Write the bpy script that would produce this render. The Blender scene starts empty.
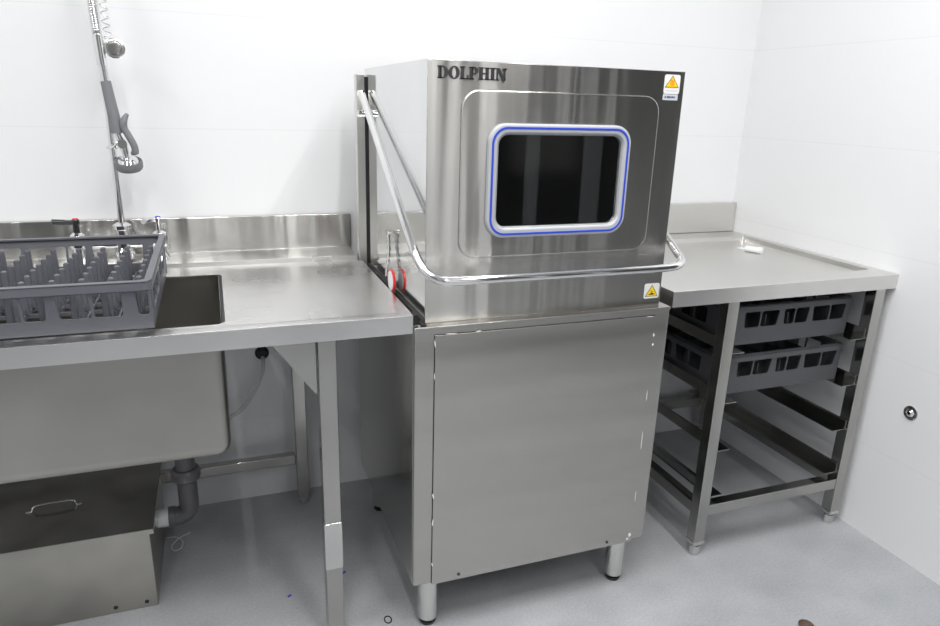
import bpy, bmesh, math, random
from mathutils import Vector, Matrix
random.seed(7)
PI = math.pi
S = bpy.context.scene
COL = S.collection

# ------------------------------------------------------------------ materials
def newmat(name):
    m = bpy.data.materials.new(name); m.use_nodes = True
    nt = m.node_tree; b = nt.nodes['Principled BSDF']
    return m, nt, b

def plain(name, col, rough=.5, metal=0., spec=.5, noise=0., nscale=20., bump=0., coat=0.):
    m, nt, b = newmat(name)
    b.inputs['Base Color'].default_value = (*col, 1)
    b.inputs['Roughness'].default_value = rough
    b.inputs['Metallic'].default_value = metal
    b.inputs['Specular IOR Level'].default_value = spec
    b.inputs['Coat Weight'].default_value = coat
    if noise or bump:
        tc = nt.nodes.new('ShaderNodeTexCoord'); n = nt.nodes.new('ShaderNodeTexNoise')
        n.inputs['Scale'].default_value = nscale; n.inputs['Detail'].default_value = 5
        nt.links.new(tc.outputs['Object'], n.inputs['Vector'])
        if noise:
            r = nt.nodes.new('ShaderNodeValToRGB')
            r.color_ramp.elements[0].position = .3; r.color_ramp.elements[1].position = .7
            r.color_ramp.elements[0].color = (*[c*(1-noise) for c in col], 1)
            r.color_ramp.elements[1].color = (*[min(1, c*(1+noise)) for c in col], 1)
            nt.links.new(n.outputs['Fac'], r.inputs['Fac']); nt.links.new(r.outputs['Color'], b.inputs['Base Color'])
        if bump:
            bp = nt.nodes.new('ShaderNodeBump'); bp.inputs['Strength'].default_value = bump; bp.inputs['Distance'].default_value = .002
            nt.links.new(n.outputs['Fac'], bp.inputs['Height']); nt.links.new(bp.outputs['Normal'], b.inputs['Normal'])
    return m

def steel(name, col=(.60, .595, .57), rough=.22, aniso=0., tangent='Z', grain=(1, 1, 1), gstr=.0, smudge=.06, wav=0., rvar=.05, rot=.25, band=None, bstr=.5):
    """stainless sheet: brushed grain, smudges, slight oil-canning of the sheet"""
    m, nt, b = newmat(name); L = nt.links.new
    b.inputs['Metallic'].default_value = 1
    tc = nt.nodes.new('ShaderNodeTexCoord')
    n = nt.nodes.new('ShaderNodeTexNoise'); n.inputs['Scale'].default_value = 4.5; n.inputs['Detail'].default_value = 2
    L(tc.outputs['Object'], n.inputs['Vector'])
    r = nt.nodes.new('ShaderNodeMapRange'); r.inputs['From Min'].default_value = .1; r.inputs['From Max'].default_value = .9
    r.inputs['To Min'].default_value = max(.02, rough-rvar); r.inputs['To Max'].default_value = rough+rvar
    L(n.outputs['Fac'], r.inputs['Value']); L(r.outputs['Result'], b.inputs['Roughness'])
    cr = nt.nodes.new('ShaderNodeValToRGB')
    cr.color_ramp.elements[0].position = .2; cr.color_ramp.elements[1].position = .75
    cr.color_ramp.elements[0].color = (*[c*(1-1.6*smudge) for c in col], 1); cr.color_ramp.elements[1].color = (*col, 1)
    L(n.outputs['Fac'], cr.inputs['Fac']); L(cr.outputs['Color'], b.inputs['Base Color'])
    last = None
    if gstr:
        mp = nt.nodes.new('ShaderNodeMapping'); mp.inputs['Scale'].default_value = grain
        L(tc.outputs['Object'], mp.inputs['Vector'])
        g = nt.nodes.new('ShaderNodeTexNoise'); g.inputs['Scale'].default_value = 1; g.inputs['Detail'].default_value = 3
        L(mp.outputs['Vector'], g.inputs['Vector'])
        bp = nt.nodes.new('ShaderNodeBump'); bp.inputs['Strength'].default_value = gstr; bp.inputs['Distance'].default_value = .0006
        L(g.outputs['Fac'], bp.inputs['Height']); last = bp
    if band:                      # long shallow ripples left by rolling and grinding
        mp = nt.nodes.new('ShaderNodeMapping'); mp.inputs['Scale'].default_value = band
        L(tc.outputs['Object'], mp.inputs['Vector'])
        g = nt.nodes.new('ShaderNodeTexNoise'); g.inputs['Scale'].default_value = 1; g.inputs['Detail'].default_value = 2
        L(mp.outputs['Vector'], g.inputs['Vector'])
        bp = nt.nodes.new('ShaderNodeBump'); bp.inputs['Strength'].default_value = bstr; bp.inputs['Distance'].default_value = .01 if bstr <= 1 else .02
        L(g.outputs['Fac'], bp.inputs['Height']); last = bp
    if wav:
        w = nt.nodes.new('ShaderNodeTexNoise'); w.inputs['Scale'].default_value = 2.2; w.inputs['Detail'].default_value = 1
        L(tc.outputs['Object'], w.inputs['Vector'])
        b2 = nt.nodes.new('ShaderNodeBump'); b2.inputs['Strength'].default_value = wav; b2.inputs['Distance'].default_value = .05
        L(w.outputs['Fac'], b2.inputs['Height'])
        if last: L(last.outputs['Normal'], b2.inputs['Normal'])
        last = b2
    if last: L(last.outputs['Normal'], b.inputs['Normal'])
    if aniso:
        b.inputs['Anisotropic'].default_value = aniso; b.inputs['Anisotropic Rotation'].default_value = rot
        t = nt.nodes.new('ShaderNodeTangent'); t.direction_type = 'RADIAL'; t.axis = tangent
        L(t.outputs['Tangent'], b.inputs['Tangent'])
    return m

M = {}
M['hood'] = steel('brushed steel hood', (.60, .59, .565), .22, 1.0, smudge=.05, rvar=.02, band=(9, 9, .5), bstr=.55)
M['hoodside'] = steel('polished steel side', (.78, .79, .79), .07, 0, wav=.02, rvar=.03)
M['body'] = steel('brushed steel cabinet', (.50, .49, .462), .26, .7, smudge=0, rvar=.0, rot=0., band=(.35, .35, 3.2), bstr=1.8)
M['bodyside'] = steel('steel cabinet side', (.5, .49, .46), .14, 0, wav=.03)
M['top'] = steel('steel worktop', (.80, .795, .78), .29, 0, smudge=.08, band=(9, 1, .6), bstr=.35)
M['top2'] = steel('matte steel worktop', (.74, .735, .71), .33, 0, smudge=.04)
M['splash'] = steel('steel splashback', (.72, .715, .69), .19, 1.0, smudge=.10, rvar=.02, band=(7, 3, .5), bstr=1.0)
M['leg'] = steel('steel tube', (.50, .495, .47), .17, 0, smudge=.14)
M['bowl'] = steel('steel bowl', (.45, .44, .41), .36, 0, smudge=.14, wav=.02)
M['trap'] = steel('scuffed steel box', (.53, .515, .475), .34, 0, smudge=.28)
M['trapdark'] = steel('smudged steel lid with painted reflection', (.32, .305, .27), .22, 0, smudge=.45)  # dark tone paints in the bowl's reflection; smudge mottling on top
M['chrome'] = plain('chrome', (.80, .80, .80), .06, 1)
M['chromeb'] = plain('satin chrome', (.66, .66, .64), .18, 1)
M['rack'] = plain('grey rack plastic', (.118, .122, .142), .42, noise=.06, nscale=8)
M['rack_shaded'] = plain('shaded grey rack plastic', (.075, .077, .086), .42, noise=.06, nscale=8)  # same grey plastic, shade under the right table put into the colour
M['rack_inner_shade'] = plain('deep-shaded grey rack plastic', (.05, .052, .058), .42, noise=.06, nscale=8)  # same plastic again, darkened to paint the shade inside those racks
M['lip'] = plain('pale grey seal lip', (.30, .31, .32), .3)
M['black'] = plain('black rubber', (.012, .012, .012), .6)
M['dark'] = plain('dark fixing', (.05, .05, .05), .35, .6)
M['white'] = plain('white gasket', (.43, .445, .475), .4)
M['blue'] = plain('blue trim', (.03, .07, .55), .35)
M['red'] = plain('red plastic', (.75, .03, .03), .3)
M['grey_rubber'] = plain('grey rubber grip', (.19, .195, .21), .5)
M['pvc'] = plain('grey pvc', (.115, .115, .125), .35)
M['whiteplastic'] = plain('white plastic', (.8, .82, .84), .4)
M['yellow'] = plain('sign yellow', (.90, .62, .01), .45)
M['orange'] = plain('sign orange', (.85, .22, .01), .45)
M['ink'] = plain('dark ink', (.03, .03, .035), .5)
M['letter'] = plain('dark metal lettering', (.09, .09, .095), .30, .7)
M['sticker'] = plain('sticker white', (.78, .78, .76), .5)
M['film'] = plain('torn white film', (.85, .85, .82), .5)
M['paper2'] = plain('pale grey label', (.55, .58, .66), .5)
M['blueplastic'] = plain('blue scrap', (.03, .06, .5), .5)
M['brown'] = plain('brown scrap', (.10, .06, .045), .6)
M['hose'] = plain('clear hose', (.55, .57, .56), .25)

# glass pane (dark tinted)
m, nt, b = newmat('tinted glass'); M['glass'] = m
b.inputs['Base Color'].default_value = (.55, .58, .59, 1); b.inputs['Roughness'].default_value = .02
b.inputs['Transmission Weight'].default_value = 1; b.inputs['IOR'].default_value = 1.45

# wall panels: white, thin horizontal joints every 0.31 m
def wallmat(name, col):
    m, nt, b = newmat(name); L = nt.links.new
    b.inputs['Roughness'].default_value = .5
    tc = nt.nodes.new('ShaderNodeTexCoord'); sx = nt.nodes.new('ShaderNodeSeparateXYZ')
    L(tc.outputs['Object'], sx.inputs['Vector'])
    def mth(op, a=None, v=None):
        n = nt.nodes.new('ShaderNodeMath'); n.operation = op
        if a is not None: L(a, n.inputs[0])
        if v is not None: n.inputs[1].default_value = v
        return n.outputs[0]
    z = mth('SUBTRACT', sx.outputs['Z'], -.01 + .0)
    z = mth('DIVIDE', z, .3085)
    z = mth('FRACT', z)
    z = mth('SUBTRACT', z, .5); z = mth('ABSOLUTE', z)
    z = mth('GREATER_THAN', z, .4955)
    n = nt.nodes.new('ShaderNodeTexNoise'); n.inputs['Scale'].default_value = 1.6; n.inputs['Detail'].default_value = 4
    L(tc.outputs['Object'], n.inputs['Vector'])
    cr = nt.nodes.new('ShaderNodeValToRGB')
    cr.color_ramp.elements[0].color = (*[c*.975 for c in col], 1); cr.color_ramp.elements[1].color = (*col, 1)
    L(n.outputs['Fac'], cr.inputs['Fac'])
    mx = nt.nodes.new('ShaderNodeMixRGB'); L(z, mx.inputs['Fac']); L(cr.outputs['Color'], mx.inputs['Color1'])
    mx.inputs['Color2'].default_value = (*[c*.93 for c in col], 1)
    L(mx.outputs['Color'], b.inputs['Base Color'])
    return m
M['wall'] = wallmat('white wall panels', (.80, .81, .83))
M['ceil'] = plain('ceiling', (.8, .8, .8), .8)
M['farwall'] = plain('grey wall behind', (.34, .34, .33), .7)

# floor: grey mottled vinyl
m, nt, b = newmat('grey vinyl floor'); M['floor'] = m; L = nt.links.new
b.inputs['Roughness'].default_value = .42
tc = nt.nodes.new('ShaderNodeTexCoord')
mp = nt.nodes.new('ShaderNodeMapping'); mp.inputs['Rotation'].default_value = (0, 0, .1); mp.inputs['Scale'].default_value = (3, 4.5, 1)
L(tc.outputs['Object'], mp.inputs['Vector'])
n1 = nt.nodes.new('ShaderNodeTexNoise'); n1.inputs['Scale'].default_value = 1.5; n1.inputs['Detail'].default_value = 6
L(mp.outputs['Vector'], n1.inputs['Vector'])
n2 = nt.nodes.new('ShaderNodeTexNoise'); n2.inputs['Scale'].default_value = 140; n2.inputs['Detail'].default_value = 3
L(tc.outputs['Object'], n2.inputs['Vector'])
mx = nt.nodes.new('ShaderNodeMixRGB'); mx.blend_type = 'MIX'; mx.inputs['Fac'].default_value = .45
L(n1.outputs['Fac'], mx.inputs['Color1']); L(n2.outputs['Fac'], mx.inputs['Color2'])
cr = nt.nodes.new('ShaderNodeValToRGB')
cr.color_ramp.elements[0].position = .30; cr.color_ramp.elements[0].color = (.315, .328, .348, 1)
cr.color_ramp.elements[1].position = .70; cr.color_ramp.elements[1].color = (.465, .48, .503, 1)
L(mx.outputs['Color'], cr.inputs['Fac']); L(cr.outputs['Color'], b.inputs['Base Color'])

# ------------------------------------------------------------------ helpers
def link(name, me, mat, parent=None, smooth=False):
    o = bpy.data.objects.new(name, me); COL.objects.link(o)
    if mat is not None:
        me.materials.clear(); me.materials.append(M[mat] if isinstance(mat, str) else mat)
    if parent is not None:
        o.parent = parent
        if parent.type == 'EMPTY': o.location = -parent.location
    return o

def obj(name, bm, mat, parent=None, bevel=0, segs=2, smooth=None):
    bmesh.ops.recalc_face_normals(bm, faces=bm.faces)
    me = bpy.data.meshes.new(name); bm.to_mesh(me); bm.free()
    o = link(name, me, mat, parent)
    if smooth is None: smooth = True
    if smooth:
        me.polygons.foreach_set('use_smooth', [True]*len(me.polygons))
        for e in me.edges: pass
        me.set_sharp_from_angle(angle=math.radians(32))
    if bevel:
        md = o.modifiers.new('bevel', 'BEVEL'); md.width = bevel; md.segments = segs; md.limit_method = 'ANGLE'
        md.angle_limit = math.radians(40); md.harden_normals = True
    elif smooth:
        wn = o.modifiers.new('normals', 'WEIGHTED_NORMAL'); wn.keep_sharp = True; wn.weight = 80
    return o

def thing(name, label, cat, loc, group=None):
    o = bpy.data.objects.new(name, None); COL.objects.link(o); o.location = loc; o.empty_display_size = .05
    o['label'] = label; o['category'] = cat
    if group: o['group'] = group
    return o
def tag(o, label, cat, group=None):
    o['label'] = label; o['category'] = cat
    if group: o['group'] = group
    return o
def struct(o): o['kind'] = 'structure'; return o

def box(bm, x0, x1, y0, y1, z0, z1):
    vs = [bm.verts.new((x, y, z)) for x in (x0, x1) for y in (y0, y1) for z in (z0, z1)]
    for f in ((0, 1, 3, 2), (4, 6, 7, 5), (0, 4, 5, 1), (2, 3, 7, 6), (0, 2, 6, 4), (1, 5, 7, 3)):
        bm.faces.new([vs[i] for i in f])
    return bm
def B(*a):
    bm = bmesh.new()
    for q in (a if isinstance(a[0], (tuple, list)) else [a]): box(bm, *q)
    return bm

def prism(bm, pts, axis, a, b_):
    """extrude polygon pts (2D) along axis from a to b"""
    def P(p, t):
        if axis == 0: return (t, p[0], p[1])
        if axis == 1: return (p[0], t, p[1])
        return (p[0], p[1], t)
    A = [bm.verts.new(P(p, a)) for p in pts]; Bv = [bm.verts.new(P(p, b_)) for p in pts]
    bm.faces.new(A); bm.faces.new(Bv[::-1])
    for i in range(len(pts)):
        j = (i+1) % len(pts); bm.faces.new((A[i], Bv[i], Bv[j], A[j]))
    return bm

def frame(d):
    d = d.normalized(); up = Vector((0, 0, 1)) if abs(d.z) < .95 else Vector((0, 1, 0))
    u = d.cross(up).normalized(); return u, d.cross(u).normalized()
def tube(bm, pts, r, n=16, caps=True, closed=False):
    pts = [Vector(p) for p in pts]; rr = r if isinstance(r, (list, tuple)) else [r]*len(pts)
    rings = []; u = None
    for i, p in enumerate(pts):
        if closed: d = (pts[(i+1) % len(pts)]-pts[i-1]).normalized()
        else: d = ((pts[min(i+1, len(pts)-1)]-pts[max(i-1, 0)])).normalized()
        if u is None: u, v = frame(d)
        else:
            u = (u-d*u.dot(d)).normalized(); v = d.cross(u).normalized()
        rings.append([bm.verts.new(p+(u*math.cos(2*PI*k/n)+v*math.sin(2*PI*k/n))*rr[i]) for k in range(n)])
    m_ = len(rings)
    for i in range(m_ if closed else m_-1):
        A, C = rings[i], rings[(i+1) % m_]
        for k in range(n): bm.faces.new((A[k], A[(k+1) % n], C[(k+1) % n], C[k]))
    if caps and not closed:
        bm.faces.new(rings[0][::-1]); bm.faces.new(rings[-1])
    return bm
def bez(ps, n=12):
    """Catmull-Rom through points"""
    ps = [Vector(p) for p in ps]; q = [ps[0]*2-ps[1]]+ps+[ps[-1]*2-ps[-2]]; out = []
    for i in range(1, len(q)-2):
        for k in range(n):
            t = k/n; a, b2, c, d = q[i-1], q[i], q[i+1], q[i+2]
            out.append(.5*((2*b2)+(c-a)*t+(2*a-5*b2+4*c-d)*t*t+(3*b2-a-3*c+d)*t**3))
    out.append(ps[-1]); return out
def lathe(bm, c, prof, n=28, axis=2):
    """prof: list of (r, h) along axis from centre c"""
    c = Vector(c); rings = []
    for r, h in prof:
        ring = []
        for k in range(n):
            a = 2*PI*k/n; x, y = r*math.cos(a), r*math.sin(a)
            v = {2: Vector((x, y, h)), 0: Vector((h, x, y)), 1: Vector((x, h, y))}[axis]
            ring.append(bm.verts.new(c+v))
        rings.append(ring)
    for i in range(len(rings)-1):
        for k in range(n): bm.faces.new((rings[i][k], rings[i][(k+1) % n], rings[i+1][(k+1) % n], rings[i+1][k]))
    bm.faces.new(rings[0][::-1]); bm.faces.new(rings[-1]); return bm

def rrect(x0, x1, y0, y1, r, n=8):
    out = []
    for cx, cy, a0 in ((x1-r, y1-r, 0), (x0+r, y1-r, PI/2), (x0+r, y0+r, PI), (x1-r, y0+r, 1.5*PI)):
        for k in range(n+1):
            a = a0+PI/2*k/n; out.append((cx+r*math.cos(a), cy+r*math.sin(a)))
    return out

_tmp = 0
def plate(loops, depth, mapf, bevel=0):
    """flat plate with holes: loops = outline + holes in 2D (u,v); mapf(u,v,w) -> world; depth = thickness (w in 0..depth)"""
    cu = bpy.data.curves.new('tmp', 'CURVE'); cu.dimensions = '2D'; cu.fill_mode = 'BOTH'
    cu.extrude = max(depth/2-bevel, 1e-5); cu.bevel_depth = bevel; cu.bevel_resolution = 2
    if bevel: cu.offset = -bevel
    for lp in loops:
        s = cu.splines.new('POLY'); s.points.add(len(lp)-1); s.use_cyclic_u = True
        for i, p in enumerate(lp): s.points[i].co = (p[0], p[1], 0, 1)
    ob = bpy.data.objects.new('tmp', cu); COL.objects.link(ob)
    dg = bpy.context.evaluated_depsgraph_get()
    me = bpy.data.meshes.new_from_object(ob.evaluated_get(dg))
    bm = bmesh.new(); bm.from_mesh(me)
    bpy.data.objects.remove(ob); bpy.data.curves.remove(cu); bpy.data.meshes.remove(me)
    bmesh.ops.remove_doubles(bm, verts=bm.verts, dist=1e-6)
    for v in bm.verts: v.co = Vector(mapf(v.co.x, v.co.y, v.co.z+depth/2))
    return bm
def join(bm, other):
    me = bpy.data.meshes.new('j'); other.to_mesh(me); other.free(); bm.from_mesh(me); bpy.data.meshes.remove(me); return bm
XZ = lambda y: (lambda u, v, w: (u, y+w, v))           # plate facing -y, thickness into +y
XY = lambda z: (lambda u, v, w: (u, v, z-w))           # horizontal plate, top at z
YZ = lambda x: (lambda u, v, w: (x+w, u, v))

# ------------------------------------------------------------------ room
YW, XW = .8017, 1.5246
XL, YF, ZC = -2.6, -4.6, 2.75
XR2, YR = 4.2, -.62          # beyond y = YR the room opens out to the right
struct(obj('floor', B(XL-.1, XR2+.1, YF-.1, YW+.1, -.05, 0), 'floor', smooth=False))
struct(obj('wall_back', B(XL, XW, YW, YW+.1, 0, ZC), 'wall', smooth=False))
struct(obj('wall_right', B(XW, XW+.12, YR, YW+.1, 0, ZC), 'wall', smooth=False))
struct(obj('wall_left', B(XL-.1, XL, YF, YW+.1, 0, ZC), 'wall', smooth=False))
struct(obj('wall_front', B(XL, XR2, YF-.1, YF, 0, ZC), 'farwall', smooth=False))
struct(obj('wall_passage', B(XR2, XR2+.1, YF-.1, YW+.1, 0, ZC), 'farwall', smooth=False))
struct(obj('reflection_pillar', B(.56, 1.26, -3.25, -3.0, 0, ZC), 'wall', smooth=False))  # unseen pillar added to give the hood its bright reflection
for i, (x0, x1) in enumerate(((-.53, -.43), (-.32, -.25), (.46, .55), (1.68, 1.76), (2.14, 2.26))):     # added unseen white posts, placed for streak reflections in the steel
    struct(obj('reflection_post_%d' % (i+1), B(x0, x1, -3.06, -3.0, 0, ZC), 'wall', smooth=False))
struct(obj('ceiling', B(XL-.1, XR2+.1, YF-.1, YW+.1, ZC, ZC+.05), 'ceil', smooth=False))

# ------------------------------------------------------------------ dishwasher
W, ZB, ZT = .673, .157, .839
HX0, HX1, HY, HYB, HZ0, HZ1 = .0316, .6576, .0304, .65, .8395, 1.4022
dw = thing('hood_dishwasher', 'tall stainless steel hood-type dishwasher with a dark window, standing between the two steel tables', 'dishwasher', (.336, .33, 0))
bm = B(0, W, 0.0025, .655, ZB, ZT)
obj('cabinet', bm, 'body', dw, bevel=.004)
# left and right skin of the cabinet, plus front
fp = obj('front_panel', plate([[(.047, ZB-.002), (.628, ZB-.002), (.628, .819), (.047, .819)]], .0035, XZ(-.002), .0008), 'body', dw)
# corner posts of the cabinet face and the cap line under the hood
obj('cabinet_cap', B(( -.0, W, .0005, .02, .832, .8392), (.0, W, .02, .655, .836, .8393)), 'body', dw, bevel=.0012)
# dark seam of the panel
obj('panel_gap', B((.0458, .047, .0012, .004, ZB, .8200), (.628, .6290, .0012, .004, ZB, .8200), (.0458, .6290, .0012, .004, .819, .8200)), 'black', dw, smooth=False)
obj('side_panel', B(-.0015, .0005, .012, .645, ZB+.004, .826), 'bodyside', dw, bevel=.0006)
for x in (.118, .552):
    obj('screw', lathe(bmesh.new(), (x, -.003, ZB+.013), [(.0042, .002), (.0042, 0), (.003, -.0014)], 14, 1), 'dark', fp)
# protective film scraps left along the panel seam
film = [(.0462, .800, .003, .022, .1), (.085, .8205, .03, .0025, -.05), (.15, .8205, .014, .004, .1), (.046, .72, .002, .02, 0), (.047, .41, .004, .016, .2),
        (.0465, .335, .003, .02, -.1), (.047, .215, .003, .012, .3), (.6285, .768, .004, .010, .2), (.6285, .742, .005, .008, -.3), (.6285, .60, .002, .03, 0),
        (.6285, .47, .002, .05, 0), (.612, .8185, .022, .002, 0), (.624, .178, .010, .012, .4), (.617, .166, .008, .005, .1), (.6285, .30, .002, .04, 0)]
for (x, z, w_, h_, a) in film:
    pts = []
    for k in range(9):
        t = 2*PI*k/9; rr = random.uniform(.7, 1.15)
        u, v = math.cos(t)*w_/2*rr, math.sin(t)*h_/2*rr
        pts.append((x+u*math.cos(a)-v*math.sin(a), z+u*math.sin(a)+v*math.cos(a)))
    bm = bmesh.new(); prism(bm, pts, 1, -.0026, -.0019); obj('film_scrap', bm, 'film', fp, smooth=False)
# feet
for x, y in ((.0533, .0527), (W-.0533, .0527), (.0533, .605), (W-.0533, .605)):
    ft = obj('foot', lathe(bmesh.new(), (x, y, 0), [(.0245, .018), (.0265, .024), (.0265, ZB), ], 32), 'chromeb', dw)
    obj('foot_pad', lathe(bmesh.new(), (x, y, 0), [(.020, 0), (.0215, .004), (.0215, .009), (.013, .010), (.013, .019)], 28), 'dark', ft)

# hood: shell with a window hole
WX0, WX1, WZ0, WZ1 = .180, .508, 1.045, 1.268
hood = obj('hood', B((HX0+.001, HX0+.013, HY+.0015, HYB, HZ0, HZ1-.001), (HX1-.0015, HX1, HY+.0015, HYB, HZ0, HZ1-.001),
                    (HX0+.001, HX1, HYB-.0015, HYB, HZ0, HZ1-.001), (HX0+.001, HX1, HY+.0015, HYB, HZ1-.0025, HZ1)), 'hood', dw, bevel=.001)
hs = obj('hood_side', B(HX0, HX0+.0016, HY+.003, HYB, HZ0+.002, HZ1-.0005), 'hoodside', dw, bevel=.0007)
hf = obj('hood_front', plate([[(HX0, HZ0+.0), (HX1, HZ0), (HX1, HZ1), (HX0, HZ1)], rrect(WX0, WX1, WZ0, WZ1, .03)[::-1]], .004, XZ(HY-.0005), .0015), 'hood', dw)
# raised pressed door field
obj('pressed_field', plate([rrect(.106, .594, .985, 1.346, .04, 10), rrect(WX0, WX1, WZ0, WZ1, .03)[::-1]], .007, XZ(HY-.0055), .0030), 'hood', hf)
# window
wg = obj('window_gasket', plate([rrect(.166, .519, 1.0310, 1.279, .042, 10), rrect(.1865, .500, 1.0525, 1.2585, .026, 10)[::-1]], .016, XZ(HY-.017), .0045), 'white', dw)
obj('blue_trim', plate([rrect(.1725, .5125, 1.0373, 1.2725, .0365, 10), rrect(.1772, .5078, 1.0420, 1.2678, .032, 10)[::-1]], .003, XZ(HY-.0183), .0006), 'blue', wg)
wi = obj('inner_lip', plate([rrect(.183, .5035, 1.0480, 1.262, .029, 10), rrect(.1905, .4975, 1.055, 1.2555, .023, 10)[::-1]], .012, XZ(HY-.0120), .0030), 'lip', wg)
obj('window_pane', plate([rrect(.185, .503, 1.0495, 1.261, .026, 10)], .004, XZ(HY-.0065)), 'glass', dw)
# lining seen dark through the glass
obj('hood_lining', B((HX0+.02, HX1-.02, HYB-.02, HYB-.01, .86, 1.38), (HX0+.02, HX0+.03, HY+.03, HYB-.02, .86, 1.38), (HX1-.03, HX1-.02, HY+.03, HYB-.02, .86, 1.38), (HX0+.02, HX1-.02, HY+.03, HYB-.01, 1.37, 1.38)), 'bodyside', hood)
bm = bmesh.new(); tube(bm, [(.13, .32, 1.30), (.55, .32, 1.30)], .014); lathe(bm, (.34, .32, 0), [(.022, 1.28), (.022, 1.37)], 20)
obj('wash_arm', bm, 'chromeb', hood)
# handle: one bent tube, arms both sides
bm = bmesh.new()
ya, za = .615, 1.335
LX, RX = .012, .684
pl = [(LX+.004, ya, za), (LX-.006, .30, 1.172), (-.001, .035, 1.030), (.001, -.008, 1.001), (.012, -.036, .976), (.040, -.052, .960), (.080, -.055, .9565)]
pr = [(.60, -.055, .957), (.634, -.051, .959), (.656, -.040, .964), (.669, -.016, .973), (.6735, .020, .988), (.6735, .30, 1.160), (.6735, ya, za)]
path = bez(pl, 10)+[(.080+(.60-.080)*k/12, -.055, .9565) for k in range(1, 12)]+bez(pr, 10)
tube(bm, path, .0098, 20)
hd = obj('lift_handle', bm, 'chrome', dw)
for x in (LX+.004, RX-.004):
    s = 1 if x < .3 else -1
    obj('pivot_pin', lathe(bmesh.new(), (x, ya-.0, za-.055), [(.006, -.014), (.010, -.012), (.010, .010), (.005, .012)], 20, 0), 'chrome', dw)
# guide posts at the rear corners (channels)
for x0, x1 in ((.0035, .0265), (W-.0120, W+.012)):
    bm = B(x0, x1, .630, .664, ZT+.001, 1.386)
    obj('guide_post', bm, 'top2', dw, bevel=.0008)
obj('post_seal', B(.0262, .0312, .628, .634, ZT+.001, 1.38), 'black', dw, smooth=False)
obj('rear_cover', B((.36, .585, .652, .70, .90, 1.422), (.570, .592, .660, .70, 1.35, 1.436)), 'bodyside', dw, bevel=.003)
obj('rubber_seal', B(HX0-.006, HX0+.0, .032, .628, ZT, ZT+.006), 'black', dw, smooth=False)
# red roller hanging on a link beside the hood
ln = bmesh.new(); tube(ln, bez([(.020, .327, .990), (.021, .325, .955), (.018, .322, .92), (.0125, .322, .880)], 6), [.0042+.0011*math.sin(i*2.1) for i in range(19)], 10)
ln2 = obj('hanging_link', ln, 'chrome', dw)
obj('link_pin', lathe(bmesh.new(), (.020, .327, .995), [(.003, -.006), (.006, -.005), (.006, .003), (.004, .011)], 18, 0), 'chromeb', dw)
rd = bmesh.new(); lathe(rd, (.018, .282, .876), [(.028, -.0035), (.030, -.002), (.030, .002), (.028, .0035)], 32, 0)
rw = obj('red_wheel', rd, 'red', dw)
obj('wheel_hub', lathe(bmesh.new(), (.018, .282, .876), [(.008, -.006), (.0255, -.0048), (.0255, .0048), (.008, .006)], 28, 0), 'whiteplastic', rw)
# tiny bracket block at the lower front left corner of the hood
obj('corner_bracket', B((.006, .018, .035, .060, ZT, ZT+.020), (.018, HX0-.001, .012, .04, ZT, ZT+.004)), 'black', dw, bevel=.001)

# lettering (slab serif capitals as raised plates)
def ser(x, y0, y1, w, s, t):    # vertical stem with slab serifs
    return [(x, y0, w, y1)]
def letter_loops(ch):
    """unit height 1, returns (loops, width)"""
    def rct(x0, x1, y0, y1): return [(x0, y0), (x1, y0), (x1, y1), (x0, y1)]
    st, sf = .24, .09
    stem = lambda x: [rct(x, x+st, 0, 1), rct(x-.09, x+st+.09, 0, sf), rct(x-.09, x+st+.09, 1-sf, 1)]
    def ell(cx, cy, rx, ry, a0=0, a1=2*PI, n=26): return [(cx+rx*math.cos(a0+(a1-a0)*k/n), cy+ry*math.sin(a0+(a1-a0)*k/n)) for k in range(n+(abs(a1-a0) < 6))]
    if ch == 'O': return [[ell(.46, .5, .46, .53), ell(.46, .5, .20, .42)[::-1]]], .92
    if ch == 'I': return [[l] for l in stem(.09)], .42
    if ch == 'L': return [[l] for l in stem(.09)]+[[rct(.09, .72, 0, .10)], [[(.72, 0), (.72, .34), (.64, .34), (.56, .1), (.56, 0)]]], .74
    if ch == 'H': return [[l] for l in stem(.09)]+[[l] for l in stem(.62)]+[[rct(.3, .7, .45, .56)]], .98
    if ch == 'D':
        o = [(.2, 0), ]+ell(.42, .5, .46, .5, -PI/2, PI/2)+[(.2, 1)]
        i = [(.26, .09)]+ell(.40, .5, .24, .41, -PI/2, PI/2)+[(.26, .91)]
        return [[l] for l in stem(.09)]+[[o, i[::-1]]], .90
    if ch == 'P':
        o = [(.2, .42)]+ell(.46, .71, .32, .29, -PI/2, PI/2)+[(.2, 1)]
        i = [(.28, .51)]+ell(.44, .71, .13, .20, -PI/2, PI/2)+[(.28, .91)]
        return [[l] for l in stem(.09)]+[[o, i[::-1]]], .80
    if ch == 'N':
        return [[l] for l in [rct(.12, .22, 0, 1), rct(0, .36, 0, sf), rct(0, .2, 1-sf, 1), rct(.78, .88, 0, 1), rct(.64, 1.0, 1-sf, 1)]]+[[[(.08, 1), (.36, 1), (.88, 0), (.70, 0)]]], 1.0
word = 'DOLPHIN'; gap = .04
tot = sum(letter_loops(c)[1] for c in word)+gap*(len(word)-1)
x0_, x1_, zz, hh = .053, .206, 1.3655, .0245
sc = (x1_-x0_)/tot; cx = x0_
for c in word:
    groups, w_ = letter_loops(c); bm = bmesh.new()
    for g in groups:
        join(bm, plate([[(cx+p[0]*sc, zz+p[1]*hh) for p in lp] for lp in g], .003, XZ(HY-.0033)))
    obj('letter', bm, 'letter', hf, smooth=False); cx += (w_+gap)*sc

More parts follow.
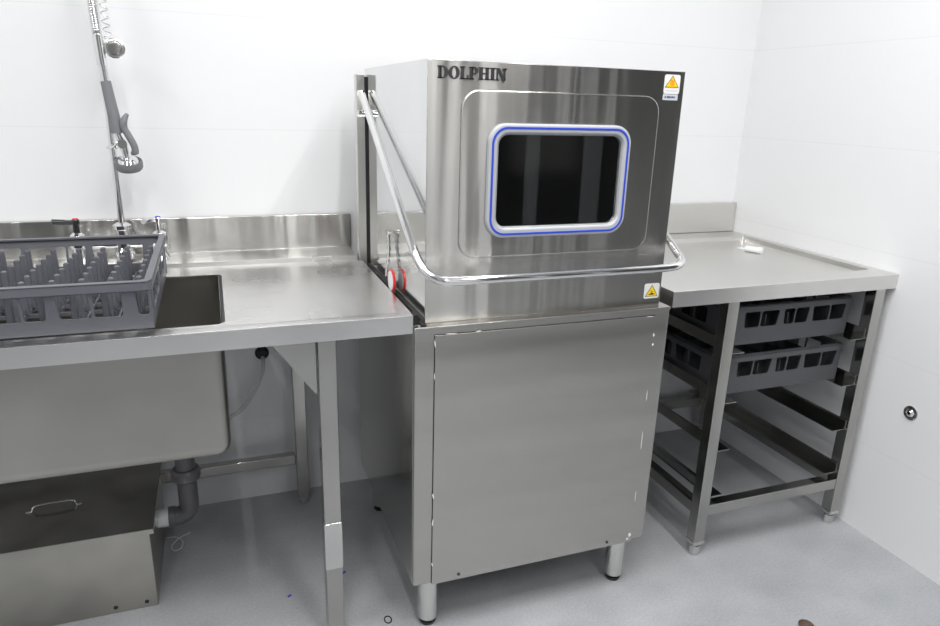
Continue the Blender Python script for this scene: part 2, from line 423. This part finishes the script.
# warning stickers
def sticker(x0, x1, z0, z1, kind):
    s = obj('warning_sticker', plate([rrect(x0, x1, z0, z1, .005, 5)], .0006, XZ(HY-.0011)), 'sticker', hf, smooth=False)
    w_ = x1-x0
    if kind == 'hot':
        a, c, d = (x0+.002, z0+.014), (x1-.0025, z0+.014), ((x0+x1)/2, z1-.0022)
    else:
        a, c, d = (x0+.003, z0+.005), (x1-.003, z0+.005), ((x0+x1)/2, z1-.0035)
    bm = plate([[a, c, d]], .0004, XZ(HY-.0014)); obj('triangle_border', bm, 'ink', s, smooth=False)
    g = Vector(((a[0]+c[0]+d[0])/3, (a[1]+c[1]+d[1])/3)); k = .86
    tri = [tuple(g+(Vector(p)-g)*k) for p in (a, c, d)]
    obj('yellow_triangle', plate([tri], .0004, XZ(HY-.0017)), 'yellow', s, smooth=False)
    if kind == 'hot':   # three heat waves over a bar
        bm = bmesh.new()
        for i in (-1, 0, 1):
            pts = []
            cxx = g.x+i*.0038
            L_, R_ = [], []
            for q in range(9):
                z = g.y-.004+q*.0016; off = .0009*math.sin(q*1.4)
                L_.append((cxx+off-.0010, z)); R_.append((cxx+off+.0010, z))
            join(bm, plate([L_+R_[::-1]], .0003, XZ(HY-.0020)))
        join(bm, plate([[(g.x-.009, g.y-.0085), (g.x+.009, g.y-.0085), (g.x+.009, g.y-.0065), (g.x-.009, g.y-.0065)]], .0003, XZ(HY-.0020)))
        obj('heat_symbol', bm, 'orange', s, smooth=False)
        bm = bmesh.new()
        for i in range(8):
            box(bm, x0+.006+i*.0042, x0+.0092+i*.0042, HY-.0014, HY-.0010, z0+.006, z0+.0078)
        obj('small_print', bm, 'paper2', s, smooth=False)
    else:               # a hand under falling lines
        bm = bmesh.new()
        join(bm, plate([[(g.x-.010, g.y-.0055), (g.x+.008, g.y-.0055), (g.x+.0085, g.y-.003), (g.x+.002, g.y-.001), (g.x-.002, g.y+.0015), (g.x-.0035, g.y+.0005), (g.x-.001, g.y-.002), (g.x-.008, g.y-.0035)]], .0003, XZ(HY-.0020)))
        join(bm, plate([[(g.x-.004, g.y+.004), (g.x+.004, g.y+.002), (g.x+.004, g.y+.0032), (g.x-.004, g.y+.0052)]], .0003, XZ(HY-.0020)))
        obj('hand_symbol', bm, 'ink', s, smooth=False)
    return s
sticker(.602, .645, 1.352, 1.3945, 'hot')
lb = obj('caution_label', plate([rrect(.6015, .6425, 1.338, 1.351, .001, 3)], .0006, XZ(HY-.0011)), 'paper2', hf, smooth=False)
bm = bmesh.new()
for i, w_ in enumerate((.003, .005, .004, .0045, .003)):
    box(bm, .6065+i*.0062, .6065+i*.0062+w_, HY-.0015, HY-.0010, 1.3425+.0004*(i % 2), 1.3468)
obj('small_print', bm, 'ink', lb, smooth=False)
sticker(.608, .6525, .8565, .8955, 'hand')

# ------------------------------------------------------------------ left table with sink
ZL, YLF = .8660, .0127
XT0 = -1.62
HXA, HXB, HYA, HYBk = -1.005, -.392, .095, .545          # sink opening
lt = thing('sink_table', 'long stainless steel sink table with splashback, left of the dishwasher under the grey dish rack', 'sink table', (-.81, .4, 0))
ZR = .854
bm = plate([[(XT0, .060), (-.001, .060), (-.001, .66), (XT0, .66)], rrect(HXA, HXB, HYA, HYBk, .022, 6)[::-1]], .0035, XY(ZR))
# front rim with folded lip, back ledge
front = [(YLF, ZL-.0005), (YLF, .8235), (YLF+.018, .8235), (YLF+.018, .827), (YLF+.003, .827), (YLF+.003, .8505), (.055, .8505), (.066, .8505), (.066, ZR), (.058, ZR+.001), (.046, ZL-.001), (.042, ZL)]
prism(bm, front, 0, XT0, -.001)
back = [(.6435, ZR), (.645, ZL+.001), (.650, ZL+.002), (.797, ZL+.002), (.797, ZL-.006), (.645, ZL-.006), (.6435, ZR-.0035)]
prism(bm, back, 0, XT0, -.001)
obj('worktop', bm, 'top', lt, bevel=.0010)
obj('edge_strip', B(-.0012, .0105, .060, .622, ZR-.0040, ZR), 'top', lt)
obj('splashback', B(XT0, .0065, .777, .7985, ZL+.0005, .973), 'splash', lt, bevel=.003)
# sink bowl
def bowl(x0, x1, y0, y1, zt, zb, r):
    bm = bmesh.new(); prof = [(0, zt), (0, zb+.03), (.004, zb+.014), (.013, zb+.004), (.03, zb)]
    rings = []
    for ins, z in prof:
        rings.append([bm.verts.new((x, y, z)) for x, y in rrect(x0+ins, x1-ins, y0+ins, y1-ins, max(r-ins*.5, .008), 8)])
    for a, c in zip(rings, rings[1:]):
        for i in range(len(a)): bm.faces.new((a[i], a[(i+1) % len(a)], c[(i+1) % len(a)], c[i]))
    bm.faces.new(rings[-1]); return bm
bw = obj('sink_bowl', bowl(HXA-.006, -.3995, .074, HYBk+.01, ZR-.003, .549, .024), 'bowl', lt)
sd = bw.modifiers.new('thickness', 'SOLIDIFY'); sd.thickness = .0018; sd.offset = -1
bw.modifiers.remove(bw.modifiers['normals']); wn = bw.modifiers.new('normals', 'WEIGHTED_NORMAL'); wn.keep_sharp = True; wn.weight = 90
obj('drain_strainer', lathe(bmesh.new(), (-.529, .50, .5505), [(.036, 0), (.038, .003), (.030, .003), (.028, .001)], 28), 'chromeb', bw)
def sq(x, y, s, z0, z1): return (x, x+s, y, y+s, z0, z1)
LG = .041
for x in (-.2050, -1.50):
    for y in (.060, .700):
        l = obj('leg', B(sq(x, y, LG-.003*(y > .5), .028, .826 if y < .5 else .850)), 'leg', lt, bevel=.003)
        obj('foot', lathe(bmesh.new(), (x+LG/2, y+LG/2, 0), [(.013, 0), (.016, .004), (.016, .020), (.019, .022), (.019, .030)], 20), 'chromeb', l)
# triangular gussets
bm = bmesh.new(); prism(bm, [(-.312, .8225), (-.2095, .8225), (-.2095, .684), (-.214, .684)], 1, .062, .066)
obj('gusset_plate', bm, 'leg', lt, bevel=.0008)
bm = bmesh.new(); prism(bm, [(-.222, .8225), (-.2095, .8225), (-.2095, .686)], 1, .066, .090)
obj('gusset_flange', bm, 'leg', lt)
obj('rear_rail', B(-1.46, -.2085, .703, .733, .155, .190), 'leg', lt, bevel=.003)
obj('side_rail', B(-.206, -.171, .101, .70, .157, .190), 'leg', lt, bevel=.003) if 0 else None
tp = obj('tape_wrap', B(-.2058, -.1632, .0592, .1020, .212, .341), 'chromeb', lt, bevel=.001)
# waste pipe
px, py = -.529, .50
bm = bmesh.new()
pth = [(px, py, .549), (px, py, .53), (px, py, .24)]+[(px-.034+.034*math.cos(a), py, .194-.034*math.sin(a)) for a in [PI/2*k/8 for k in range(0, 9)]]+[(px-.044, py, .160)]
tube(bm, pth, .0265, 28)
wp = obj('waste_pipe', bm, 'pvc', lt)
obj('coupling_nut', lathe(bmesh.new(), (px, py, 0), [(.034, .275), (.039, .280), (.039, .303), (.034, .310)], 12), 'pvc', wp)
bm = bmesh.new(); lathe(bm, (px-.044, py, .160), [(.0295, -.012), (.0295, .004), (.027, .006)], 28, 0)
obj('elbow_collar', bm, 'pvc', wp)
bm = bmesh.new(); lathe(bm, (px-.044, py, .160), [(.023, -.0455), (.023, -.0425), (.0255, -.040), (.0255, -.012)], 28, 0)
obj('steel_stub', bm, 'whiteplastic', wp)

# ------------------------------------------------------------------ grease trap
gt = thing('grease_trap', 'low stainless steel grease trap box with a lidded top on the floor beneath the sink', 'grease trap', (-.9, .53, 0))
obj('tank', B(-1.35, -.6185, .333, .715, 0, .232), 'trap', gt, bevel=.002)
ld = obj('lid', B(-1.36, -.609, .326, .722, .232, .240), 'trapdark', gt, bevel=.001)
obj('lid_edge', B(-1.361, -.6075, .3245, .3265, .227, .241), 'trap', ld)
bm = bmesh.new(); hp = [(-.928, .50, .2412), (-.914, .50, .2425), (-.902, .503, .256), (-.822, .507, .256), (-.810, .507, .2425), (-.797, .507, .2412)]
tube(bm, bez(hp, 5), .0028, 10); obj('handle', bm, 'chrome', ld)
for x in (-.72, -.645): obj('rivet', lathe(bmesh.new(), (x, .3335, .018), [(.006, 0), (.005, -.002), (.002, -.003)], 14, 1), 'dark', gt)

# ------------------------------------------------------------------ dish racks
def bars_panel(bm, L_, H, holes, t, mapf, r=.006):
    """wall of a rack with window holes (tapered, rounded)"""
    loops = [[(0, 0), (L_, 0), (L_, H), (0, H)]]
    for (a, b2, z0, z1, tl, tr) in holes:
        q = rrect(a, b2, z0, z1, min(r, (b2-a)*.3), 4)
        q = [(x+((tl if x < (a+b2)/2 else -tr)*(1-(z-z0)/(z1-z0))), z) for x, z in q]
        loops.append(q[::-1])
    return join(bm, plate(loops, t, mapf))
def make_rack(root, x0, y0, z0, H, mat, front, side, pegs, pegmat=None, S_=.5, zw=.034, tx=.006, ty=.006, foot=0):
    t = .004; zc = H-.018
    bm = bmesh.new()
    fh = [(a, b2, zw, zc-.003, tl, tr) for a, b2, tl, tr in front]
    sh = [(a, b2, zw-.003, zc-.003, tl, tr) for a, b2, tl, tr in side]
    bars_panel(bm, S_-.008, H, fh, t, lambda u, v, w: (x0+.004+u, y0+.004+w+ty*(1-v/H), z0+v))
    bars_panel(bm, S_-.008, H, fh, t, lambda u, v, w: (x0+.004+u, y0+S_-.004-w-ty*(1-v/H), z0+v))
    bars_panel(bm, S_-.008, H, sh, t, lambda u, v, w: (x0+.004+w+tx*(1-v/H), y0+S_/2+(u+.004-S_/2)*(1-2*ty/S_*(1-v/H)), z0+v))
    bars_panel(bm, S_-.008, H, sh, t, lambda u, v, w: (x0+S_-.004-w-tx*(1-v/H), y0+S_/2+(u+.004-S_/2)*(1-2*ty/S_*(1-v/H)), z0+v))
    side_o = obj('side_walls', bm, mat, root)
    # rim: rounded square ring with a downturned edge
    bm = plate([rrect(x0, x0+S_, y0, y0+S_, .02, 6), rrect(x0+.014, x0+S_-.014, y0+.014, y0+S_-.014, .012, 6)[::-1]], .005, XY(z0+H+.001), .0012)
    join(bm, plate([rrect(x0, x0+S_, y0, y0+S_, .02, 6), rrect(x0+.003, x0+S_-.003, y0+.003, y0+S_-.003, .018, 6)[::-1]], .017, XY(z0+H)))
    obj('rim', bm, mat, root)
    # base grid
    bm = bmesh.new(); n = 8; p = (S_-.03)/n
    for i in range(n+1):
        c = .015+i*p
        box(bm, x0+c-.002, x0+c+.002, y0+ty+.006, y0+S_-ty-.006, z0+.001, z0+.009)
        yc_ = y0+S_/2+(c-S_/2)*(1-2*ty/S_)
        box(bm, x0+.01, x0+S_-.01, yc_-.002, yc_+.002, z0+.0015, z0+.0095)
    obj('base_grid', bm, mat, root)
    if foot:
        for fx in (x0+.03, x0+S_-.03):
            for fy in (y0+.035, y0+S_-.035):
                obj('stacking_foot', lathe(bmesh.new(), (fx, fy, z0-foot), [(.009, 0), (.011, .002), (.011, foot+.004)], 16), mat, root)
    if pegs:
        bm = bmesh.new()
        h = H-.022
        for (r0, r1, a, b2) in ((.0068, .0054, .009, h),):
            V = []
            for z, r in ((a, r0), (b2-.002, r1), (b2, r1*.6)):
                V.append([bm.verts.new((sx*r, sy*r, z)) for sx, sy in ((-1, -.7), (-.7, -1), (.7, -1), (1, -.7), (1, .7), (.7, 1), (-.7, 1), (-1, .7))])
            for A, C in zip(V, V[1:]):
                for k in range(8): bm.faces.new((A[k], A[(k+1) % 8], C[(k+1) % 8], C[k]))
            bm.faces.new(V[0][::-1]); bm.faces.new(V[-1])
        box(bm, -.011, .011, -.0012, .0012, .004, .020); box(bm, -.0012, .0012, -.011, .011, .004, .020)
        first = obj('peg', bm, pegmat or mat, root)
        k = 0
        for i in range(pegs[0]):
            for j in range(pegs[1]):
                px_ = x0+.035+(S_-.07)*i/(pegs[0]-1); py_ = y0+.035+(S_-.07)*j/(pegs[1]-1)
                o = first
                if k: o = first.copy(); COL.objects.link(o); o.parent = root
                o.location = Vector((px_, py_, z0))-root.location; k += 1
    return root
rk = thing('dish_rack', 'grey plastic peg rack sitting across the sink opening of the left table', 'dish rack', (-.772, .275, ZL))
LF = [(.464, .487, .003, .001), (.390, .441, .0, .002), (.326, .385, .006, .0), (.273, .312, 0, .004), (.188, .268, .005, 0), (.115, .174, 0, .004), (.059, .110, .003, 0), (.013, .036, .001, .003)]
LS = [(.012, .035, 0, .002), (.06, .145, .004, 0), (.150, .235, 0, .004), (.255, .34, .004, 0), (.345, .43, 0, .004), (.455, .478, .002, 0)]
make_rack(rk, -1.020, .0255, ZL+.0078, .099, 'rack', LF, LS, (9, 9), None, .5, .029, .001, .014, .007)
RFt = [(.075, .132, .004, 0), (.137, .203, 0, .006), (.221, .262, .004, 0), (.266, .318, 0, .005), (.332, .398, .005, 0), (.402, .462, 0, .005)]
for i, (z, lab) in enumerate(((.6605, 'shade-toned grey dish rack on the top rails under the right-hand table, upper of the two'),
                              (.5065, 'shade-toned grey dish rack on the second rails under the right-hand table, lower of the two'))):
    r = thing('dish_rack', lab, 'dish rack', (1.195, .36, z), 'dish racks on the rails under the right table')
    make_rack(r, .9455, .11, z, .121, 'rack_shaded', RFt, RFt, None, None, .488, .052)
    # compartment dividers inside
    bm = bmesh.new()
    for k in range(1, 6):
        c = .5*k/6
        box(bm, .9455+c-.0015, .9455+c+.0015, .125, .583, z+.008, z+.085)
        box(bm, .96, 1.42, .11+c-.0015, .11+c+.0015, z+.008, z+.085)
    obj('compartment_dividers', bm, 'rack_inner_shade', r)

# ------------------------------------------------------------------ right table
ZRT, YRF, XRL, XRR = .8618, .0505, .7159, 1.5235
rt = thing('rack_table', 'stainless steel landing table with rack rails beneath, in the corner right of the dishwasher', 'table', (1.12, .42, 0))
zr = ZRT-.017
bm = bmesh.new(); rings = []
for x0, x1, y0, y1, z, r in ((XRL+.018, XRR-.018, YRF+.018, .780, ZRT-.0435, .001), (XRL, XRR, YRF, .798, ZRT-.0435, .001), (XRL, XRR, YRF, .798, ZRT-.001, .001),
                             (XRL+.001, XRR-.001, YRF+.001, .797, ZRT, .001), (XRL+.045, 1.4990, .122, .690, ZRT, .010), (XRL+.049, 1.4950, .126, .686, ZRT-.001, .010),
                             (XRL+.052, 1.4920, .129, .683, zr+.001, .010), (XRL+.055, 1.4890, .132, .680, zr, .010)):
    rings.append([bm.verts.new((x, y, z)) for x, y in rrect(x0, x1, y0, y1, r, 4)])
for A, C in zip(rings, rings[1:]):
    for k in range(len(A)): bm.faces.new((A[k], A[(k+1) % len(A)], C[(k+1) % len(A)], C[k]))
bm.faces.new(rings[-1])
obj('worktop', bm, 'top2', rt)
obj('splashback', B(XRL, XRR-.002, .777, .7985, ZRT+.0005, .9755), 'top2', rt, bevel=.003)
lx = (.9045, 1.4515); LS2 = .038
for x in lx:
    for y in (YRF+.004, .735):
        l = obj('leg', B(sq(x, y, LS2, .040, ZRT-.018)), 'leg', rt, bevel=.0025)
        cx_, cy_ = x+LS2/2, y+LS2/2
        cap = obj('leg_cap', B(x-.001, x+LS2+.001, y-.001, y+LS2+.001, .038, .050), 'chromeb', l, bevel=.002)
        obj('foot', lathe(bmesh.new(), (cx_, cy_, 0), [(.014, 0), (.0165, .003), (.0165, .030), (.012, .031), (.012, .040)], 8), 'chromeb', l)
yF, yB = YRF+.004, .735
for y in (yF+.002, yB+.002): obj('cross_bar', B(lx[0]+LS2, lx[1], y, y+.034, .137, .173), 'leg', rt, bevel=.002)
for x in lx: obj('side_bar', B(x+.002, x+LS2-.002, yF+LS2, yB, .137, .173), 'leg', rt, bevel=.002)
# angle rails
for z in (.6600, .5060, .3520, .1980):
    for s, x in ((1, lx[0]+LS2), (-1, lx[1])):
        xa, xb = (x-.002, x+.0) if s > 0 else (x, x+.002)
        w_ = .052
        prof = [(x, z+.032), (x+s*.002, z+.032), (x+s*.002, z), (x+s*w_, z), (x+s*w_, z-.002), (x, z-.002)]
        bm = bmesh.new(); prism(bm, prof, 1, yF+.010, yB+.03)
        obj('rack_rail', bm, 'leg', rt, bevel=.0005)
# ------------------------------------------------------------------ small white fitting on the right table
wf = thing('plastic_fitting', 'small white plastic fitting lying on the right-hand table near the wall', 'fitting', (1.364, .49, zr))
bm = bmesh.new(); zc = zr+.011
tube(bm, [(1.350, .508, zc), (1.372, .470, zc)], [.011, .0105], 18); obj('body', bm, 'whiteplastic', wf)
bm = bmesh.new(); tube(bm, [(1.372, .470, zc), (1.3735, .467, zc), (1.3745, .466, zc), (1.379, .458, zc)], [.0125, .0125, .012, .012], 14); obj('threaded_end', bm, 'whiteplastic', wf)
bm = bmesh.new(); prism(bm, [(1.333, .530), (1.343, .520), (1.352, .505), (1.347, .502), (1.335, .515)], 2, zc-.003, zc+.002)
obj('tail', bm, 'whiteplastic', wf)

# ------------------------------------------------------------------ pre-rinse tap
tpz = ZL+.002
pr_ = thing('spray_tap', 'tall chrome pre-rinse tap with coiled hose and grey hand spray, rising behind the grey rack', 'tap', (-.64, .71, tpz))
def at(dx, dy, z): return (-.64+dx, .71+dy, z)
bm = bmesh.new()
lathe(bm, at(0, 0, 0), [(.020, .872), (.026, .874), (.026, .895), (.019, .905), (.019, .955), (.024, .958), (.024, .968), (.013, .975)], 24)
tube(bm, [at(-.112, 0, .915), at(.096, 0, .915)], .013, 18)
for dx in (-.112, .092): lathe(bm, at(dx, 0, 0), [(.024, tpz), (.026, tpz+.004), (.022, tpz+.012), (.016, tpz+.02), (.016, .905), (.0225, .912), (.0235, .932), (.019, .944), (.010, .950)], 12)
obj('mixer_body', bm, 'chrome', pr_)
rs = obj('riser_pipe', tube(bmesh.new(), [at(0, 0, .97), at(0, 0, 1.70)], .0085, 18), 'chrome', pr_)
for dx, colr, dirx in ((-.112, 'red', -1), (.092, 'blue', -1)):
    bm = bmesh.new(); c = at(dx, 0, 0)
    lathe(bm, c, [(.008, .948), (.008, .972), (.010, .974), (.010, .984), (.008, .987)], 16)
    tube(bm, bez([(c[0], c[1], .979), (c[0]-.02, c[1]-.012, .981), (c[0]-.052 if dx < 0 else c[0]-.032, c[1]-.022 if dx < 0 else c[1]-.055, .985)], 5), [.006]*6+[.0075]*5, 12)
    lv = obj('lever_handle', bm, 'dark' if dx < 0 else 'chrome', pr_)
    obj('temperature_button', lathe(bmesh.new(), c, [(.007, .987), (.006, .990)], 16), colr, lv)
# hose with grip, hanging in front of the riser
hx, hy = .018, -.028
bm = bmesh.new(); tube(bm, [at(.020, hy, 1.225), at(.013, hy, 1.28), at(.006, hy, 1.345)], [.0155, .0140, .0125], 20)
obj('grip_sleeve', bm, 'grey_rubber', pr_)
obj('sleeve_ring', tube(bmesh.new(), [at(.0215, hy, 1.216), at(.0190, hy, 1.240)], .0168, 20), 'grey_rubber', pr_)
bm = bmesh.new(); tube(bm, [at(.006, hy, 1.343), at(.004, hy, 1.38), at(.003, hy, 1.385), at(0.000, hy, 1.455)], [.0105, .0105, .0125, .0125], 18)
obj('hose_ferrule', bm, 'chrome', pr_)
bm = bmesh.new(); tube(bm, [at(0, hy, 1.45), at(-.006, hy, 1.62)], .0065, 14)
obj('inner_hose', bm, 'grey_rubber', pr_)
bm = bmesh.new(); pts = []
turns, z0_, z1_ = 34, 1.452, 1.63
for k in range(turns*12+1):
    a = 2*PI*k/12; t = k/(turns*12); c = at(-.0005-.006*t, hy, z0_+(z1_-z0_)*t); pts.append((c[0]+.0105*math.cos(a), c[1]+.0105*math.sin(a), c[2]))
tube(bm, pts, .0016, 6); obj('coil_spring', bm, 'chrome', pr_)
# second, loose coil standing off to the right
bm = bmesh.new(); pts = []
for k in range(9*14+1):
    a = 2*PI*k/14; t = k/(9*14); c = at(.024-.004*t, hy, 1.440+.17*t); pts.append((c[0]+.009*math.cos(a), c[1]+.009*math.sin(a), c[2]))
tube(bm, pts, .0012, 6); obj('loose_coil', bm, 'chrome', pr_)
# wall/riser bracket knob
bm = bmesh.new(); lathe(bm, at(.036, hy-.0, 1.425), [(.016, .008), (.0235, .006), (.0245, .002), (.0245, -.004), (.021, -.006), (.017, -.006), (.015, -.012), (.007, -.013)], 14, 1)
kb = obj('bracket_knob', bm, 'chromeb', pr_)
obj('bracket_arm', tube(bmesh.new(), [at(0, 0, 1.425), at(.036, hy+.008, 1.425)], .006, 14), 'chrome', pr_)
# spray valve: body, neck, head, squeeze lever, ring hook on the riser
def at(dx, dy, z): return (-.64-.009+dx, .71+dy, z+.017)
bm = bmesh.new(); tube(bm, [at(.028, hy, 1.200), at(.031, hy, 1.188), at(.038, hy, 1.172), at(.042, hy, 1.150), at(.044, hy, 1.128)], [.010, .010, .0125, .009, .0075], 18)
lathe(bm, at(.038, hy, 1.172), [(.012, -.016), (.012, .016)], 16, 1)
obj('valve_body', bm, 'chrome', pr_)
bm = bmesh.new(); lathe(bm, at(.046, hy, -.017), [(.010, 1.155), (.022, 1.151), (.030, 1.139), (.030, 1.131)], 28)
hc = Vector(at(.046, hy, 1.128)); RT = Matrix.Translation(hc) @ Matrix.Rotation(math.radians(18), 4, 'X') @ Matrix.Translation(-hc)
bmesh.ops.transform(bm, matrix=RT, verts=bm.verts)
obj('spray_face', bm, 'chrome', pr_)
bm = lathe(bmesh.new(), at(.046, hy, 1.128), [(.024, -.026), (.031, -.024), (.035, -.018), (.0355, -.004), (.033, .001), (.030, -.003), (.029, -.012)], 30)
bmesh.ops.transform(bm, matrix=RT, verts=bm.verts); obj('rubber_bumper', bm, 'grey_rubber', pr_)
bm = bmesh.new(); cpts = bez([at(.058, hy-.012, 1.248), at(.049, hy-.016, 1.232), at(.047, hy-.016, 1.214), at(.056, hy-.016, 1.192), at(.066, hy-.016, 1.168), at(.067, hy-.014, 1.150), at(.058, hy-.010, 1.148)], 5)
tube(bm, cpts, [.0035+.0055*math.sin(PI*min(1, (i+1)/9)/2) if i < 9 else (.0088 if i < 26 else .006) for i in range(len(cpts))], 14)
obj('squeeze_lever', bm, 'grey_rubber', pr_)
bm = bmesh.new(); tube(bm, bez([at(.030, hy, 1.182), at(.020, hy-.004, 1.166), at(.004, -.012, 1.160)], 5), .004, 10)
ring = [(-.64+.012*math.cos(a), .71+.012*math.sin(a), 1.177) for a in [2*PI*k/20 for k in range(20)]]
tube(bm, ring, .004, 8, closed=True); obj('hook_ring', bm, 'chrome', pr_)

# ------------------------------------------------------------------ water hose and wall fittings
hs_ = thing('supply_hose', 'translucent white hose curving down from a black wall outlet behind the left table', 'hose', (-.288, .80, .50))
bm = bmesh.new(); tube(bm, bez([(-.288, .786, .515), (-.288, .762, .505), (-.296, .748, .47), (-.325, .745, .41), (-.37, .748, .352), (-.43, .75, .325), (-.52, .755, .33), (-.62, .76, .40)], 8), .0065, 12)
obj('hose_tube', bm, 'hose', hs_)
obj('wall_outlet', lathe(bmesh.new(), (-.288, YW-.0005, .524), [(.022, 0), (.022, -.006), (.014, -.010), (.014, -.022), (.008, -.022)], 24, 1), 'black', hs_)
wr = thing('wall_drain_fitting', 'round chrome socket set into the white right wall', 'wall fitting', (XW, -.082, .465))
obj('flange_ring', lathe(bmesh.new(), (XW-.0003, -.082, .465), [(.0225, 0), (.0215, -.003), (.0155, -.004), (.0150, -.001)], 30, 0), 'chromeb', wr)
obj('screw_plug', lathe(bmesh.new(), (XW-.0003, -.082, .465), [(.014, -.001), (.013, -.004), (.006, -.009), (.003, -.009)], 8, 0), 'chrome', wr)
# floor oddments
bm = bmesh.new(); tube(bm, bez([(-.612, .640, .002), (-.585, .632, .004), (-.566, .605, .003), (-.570, .572, .002), (-.588, .565, .002), (-.596, .590, .003), (-.575, .622, .006), (-.545, .648, .002)], 8), .0016, 8)
tag(obj('wire_loop', bm, 'whiteplastic'), 'thin pale loop of wire on the floor beside the grease trap', 'wire')
bm = bmesh.new(); tube(bm, [(-.046+.009*math.cos(a), .085+.013*math.sin(a), .0016) for a in [2*PI*k/18 for k in range(18)]], .0016, 8, closed=True)
tag(obj('rubber_ring', bm, 'dark'), 'tiny dark ring on the floor in front of the left leg of the dishwasher', 'ring')
for x, y, lab in ((-.282, .260, 'tiny blue scrap on open floor between the grease trap and the front table leg'),
                  (-.122, .312, 'tiny blue plastic scrap on the floor just right of the front table leg')):
    bm = bmesh.new(); prism(bm, [(x-.006, y-.002), (x+.002, y+.004), (x+.006, y), (x-.003, y-.006)], 2, 0, .002)
    tag(obj('plastic_scrap', bm, 'blueplastic'), lab, 'scrap')
bm = bmesh.new(); lathe(bm, (1.012, -.288, 0), [(.018, 0), (.020, .006), (.012, .012), (.004, .014)], 18)
tag(obj('bottle_cap', bm, 'brown'), 'small brown cap on the floor at the bottom edge of the picture', 'cap')

# ------------------------------------------------------------------ ceiling lamps (panels the steel reflects)
def emis(name, col, s):
    m, nt, b = newmat(name); b.inputs['Emission Color'].default_value = (*col, 1); b.inputs['Emission Strength'].default_value = s; b.inputs['Base Color'].default_value = (.8, .8, .8, 1); return m
M['lamp'] = emis('lamp diffuser', (1., .985, .96), 4.)
LAMP_W = 16.5
for i, (x, y) in enumerate(((-1.75, -.7), (-.45, -.7), (.15, -.7), (.85, -.7), (-1.1, -2.2), (.7, -2.2))):
    r = thing('ceiling_lamp', 'long narrow white ceiling tube lamp', 'lamp', (x, y, ZC), 'ceiling tube lamps')
    obj('lamp_housing', B(x-.05, x+.05, y-.62, y+.62, ZC-.03, ZC), 'whiteplastic', r, bevel=.004)
    bm = bmesh.new(); tube(bm, [(x, y-.60, ZC-.055), (x, y+.60, ZC-.055)], .024, 16)
    obj('lamp_tube', bm, 'lamp', r)
    ld_ = bpy.data.lights.new('lamp_light', 'AREA'); ld_.shape = 'RECTANGLE'; ld_.size = .06; ld_.size_y = 1.2; ld_.energy = LAMP_W; ld_.color = (1, .985, .965)
    lo = bpy.data.objects.new('lamp_light', ld_); COL.objects.link(lo); lo.parent = r; lo.location = (0, 0, -.085)

# ------------------------------------------------------------------ camera
cam = bpy.data.cameras.new('camera'); co = bpy.data.objects.new('camera', cam); COL.objects.link(co)
yaw, pit, rol, f = .3597, -.299, .0302, 684.1232
F = Vector((math.sin(yaw)*math.cos(pit), math.cos(yaw)*math.cos(pit), math.sin(pit)))
R = Vector((math.cos(yaw), -math.sin(yaw), 0)); U = R.cross(F)
R2 = R*math.cos(rol)+U*math.sin(rol); U2 = -R*math.sin(rol)+U*math.cos(rol)
mt = Matrix((R2, U2, -F)).transposed().to_4x4(); mt.translation = Vector((-.3912, -1.3818, 1.3205))
co.matrix_world = mt
cam.sensor_fit = 'HORIZONTAL'; cam.sensor_width = 36; cam.lens = f*36/940; cam.clip_start = .05
S.camera = co

w = bpy.data.worlds.new('world'); S.world = w; w.use_nodes = True
w.node_tree.nodes['Background'].inputs['Color'].default_value = (.9, .93, 1, 1)
w.node_tree.nodes['Background'].inputs['Strength'].default_value = .3
S.view_settings.view_transform = 'Standard'; S.view_settings.look = 'None'; S.view_settings.gamma = 1
S.view_settings.use_curve_mapping = False; S.view_settings.exposure = 0.0
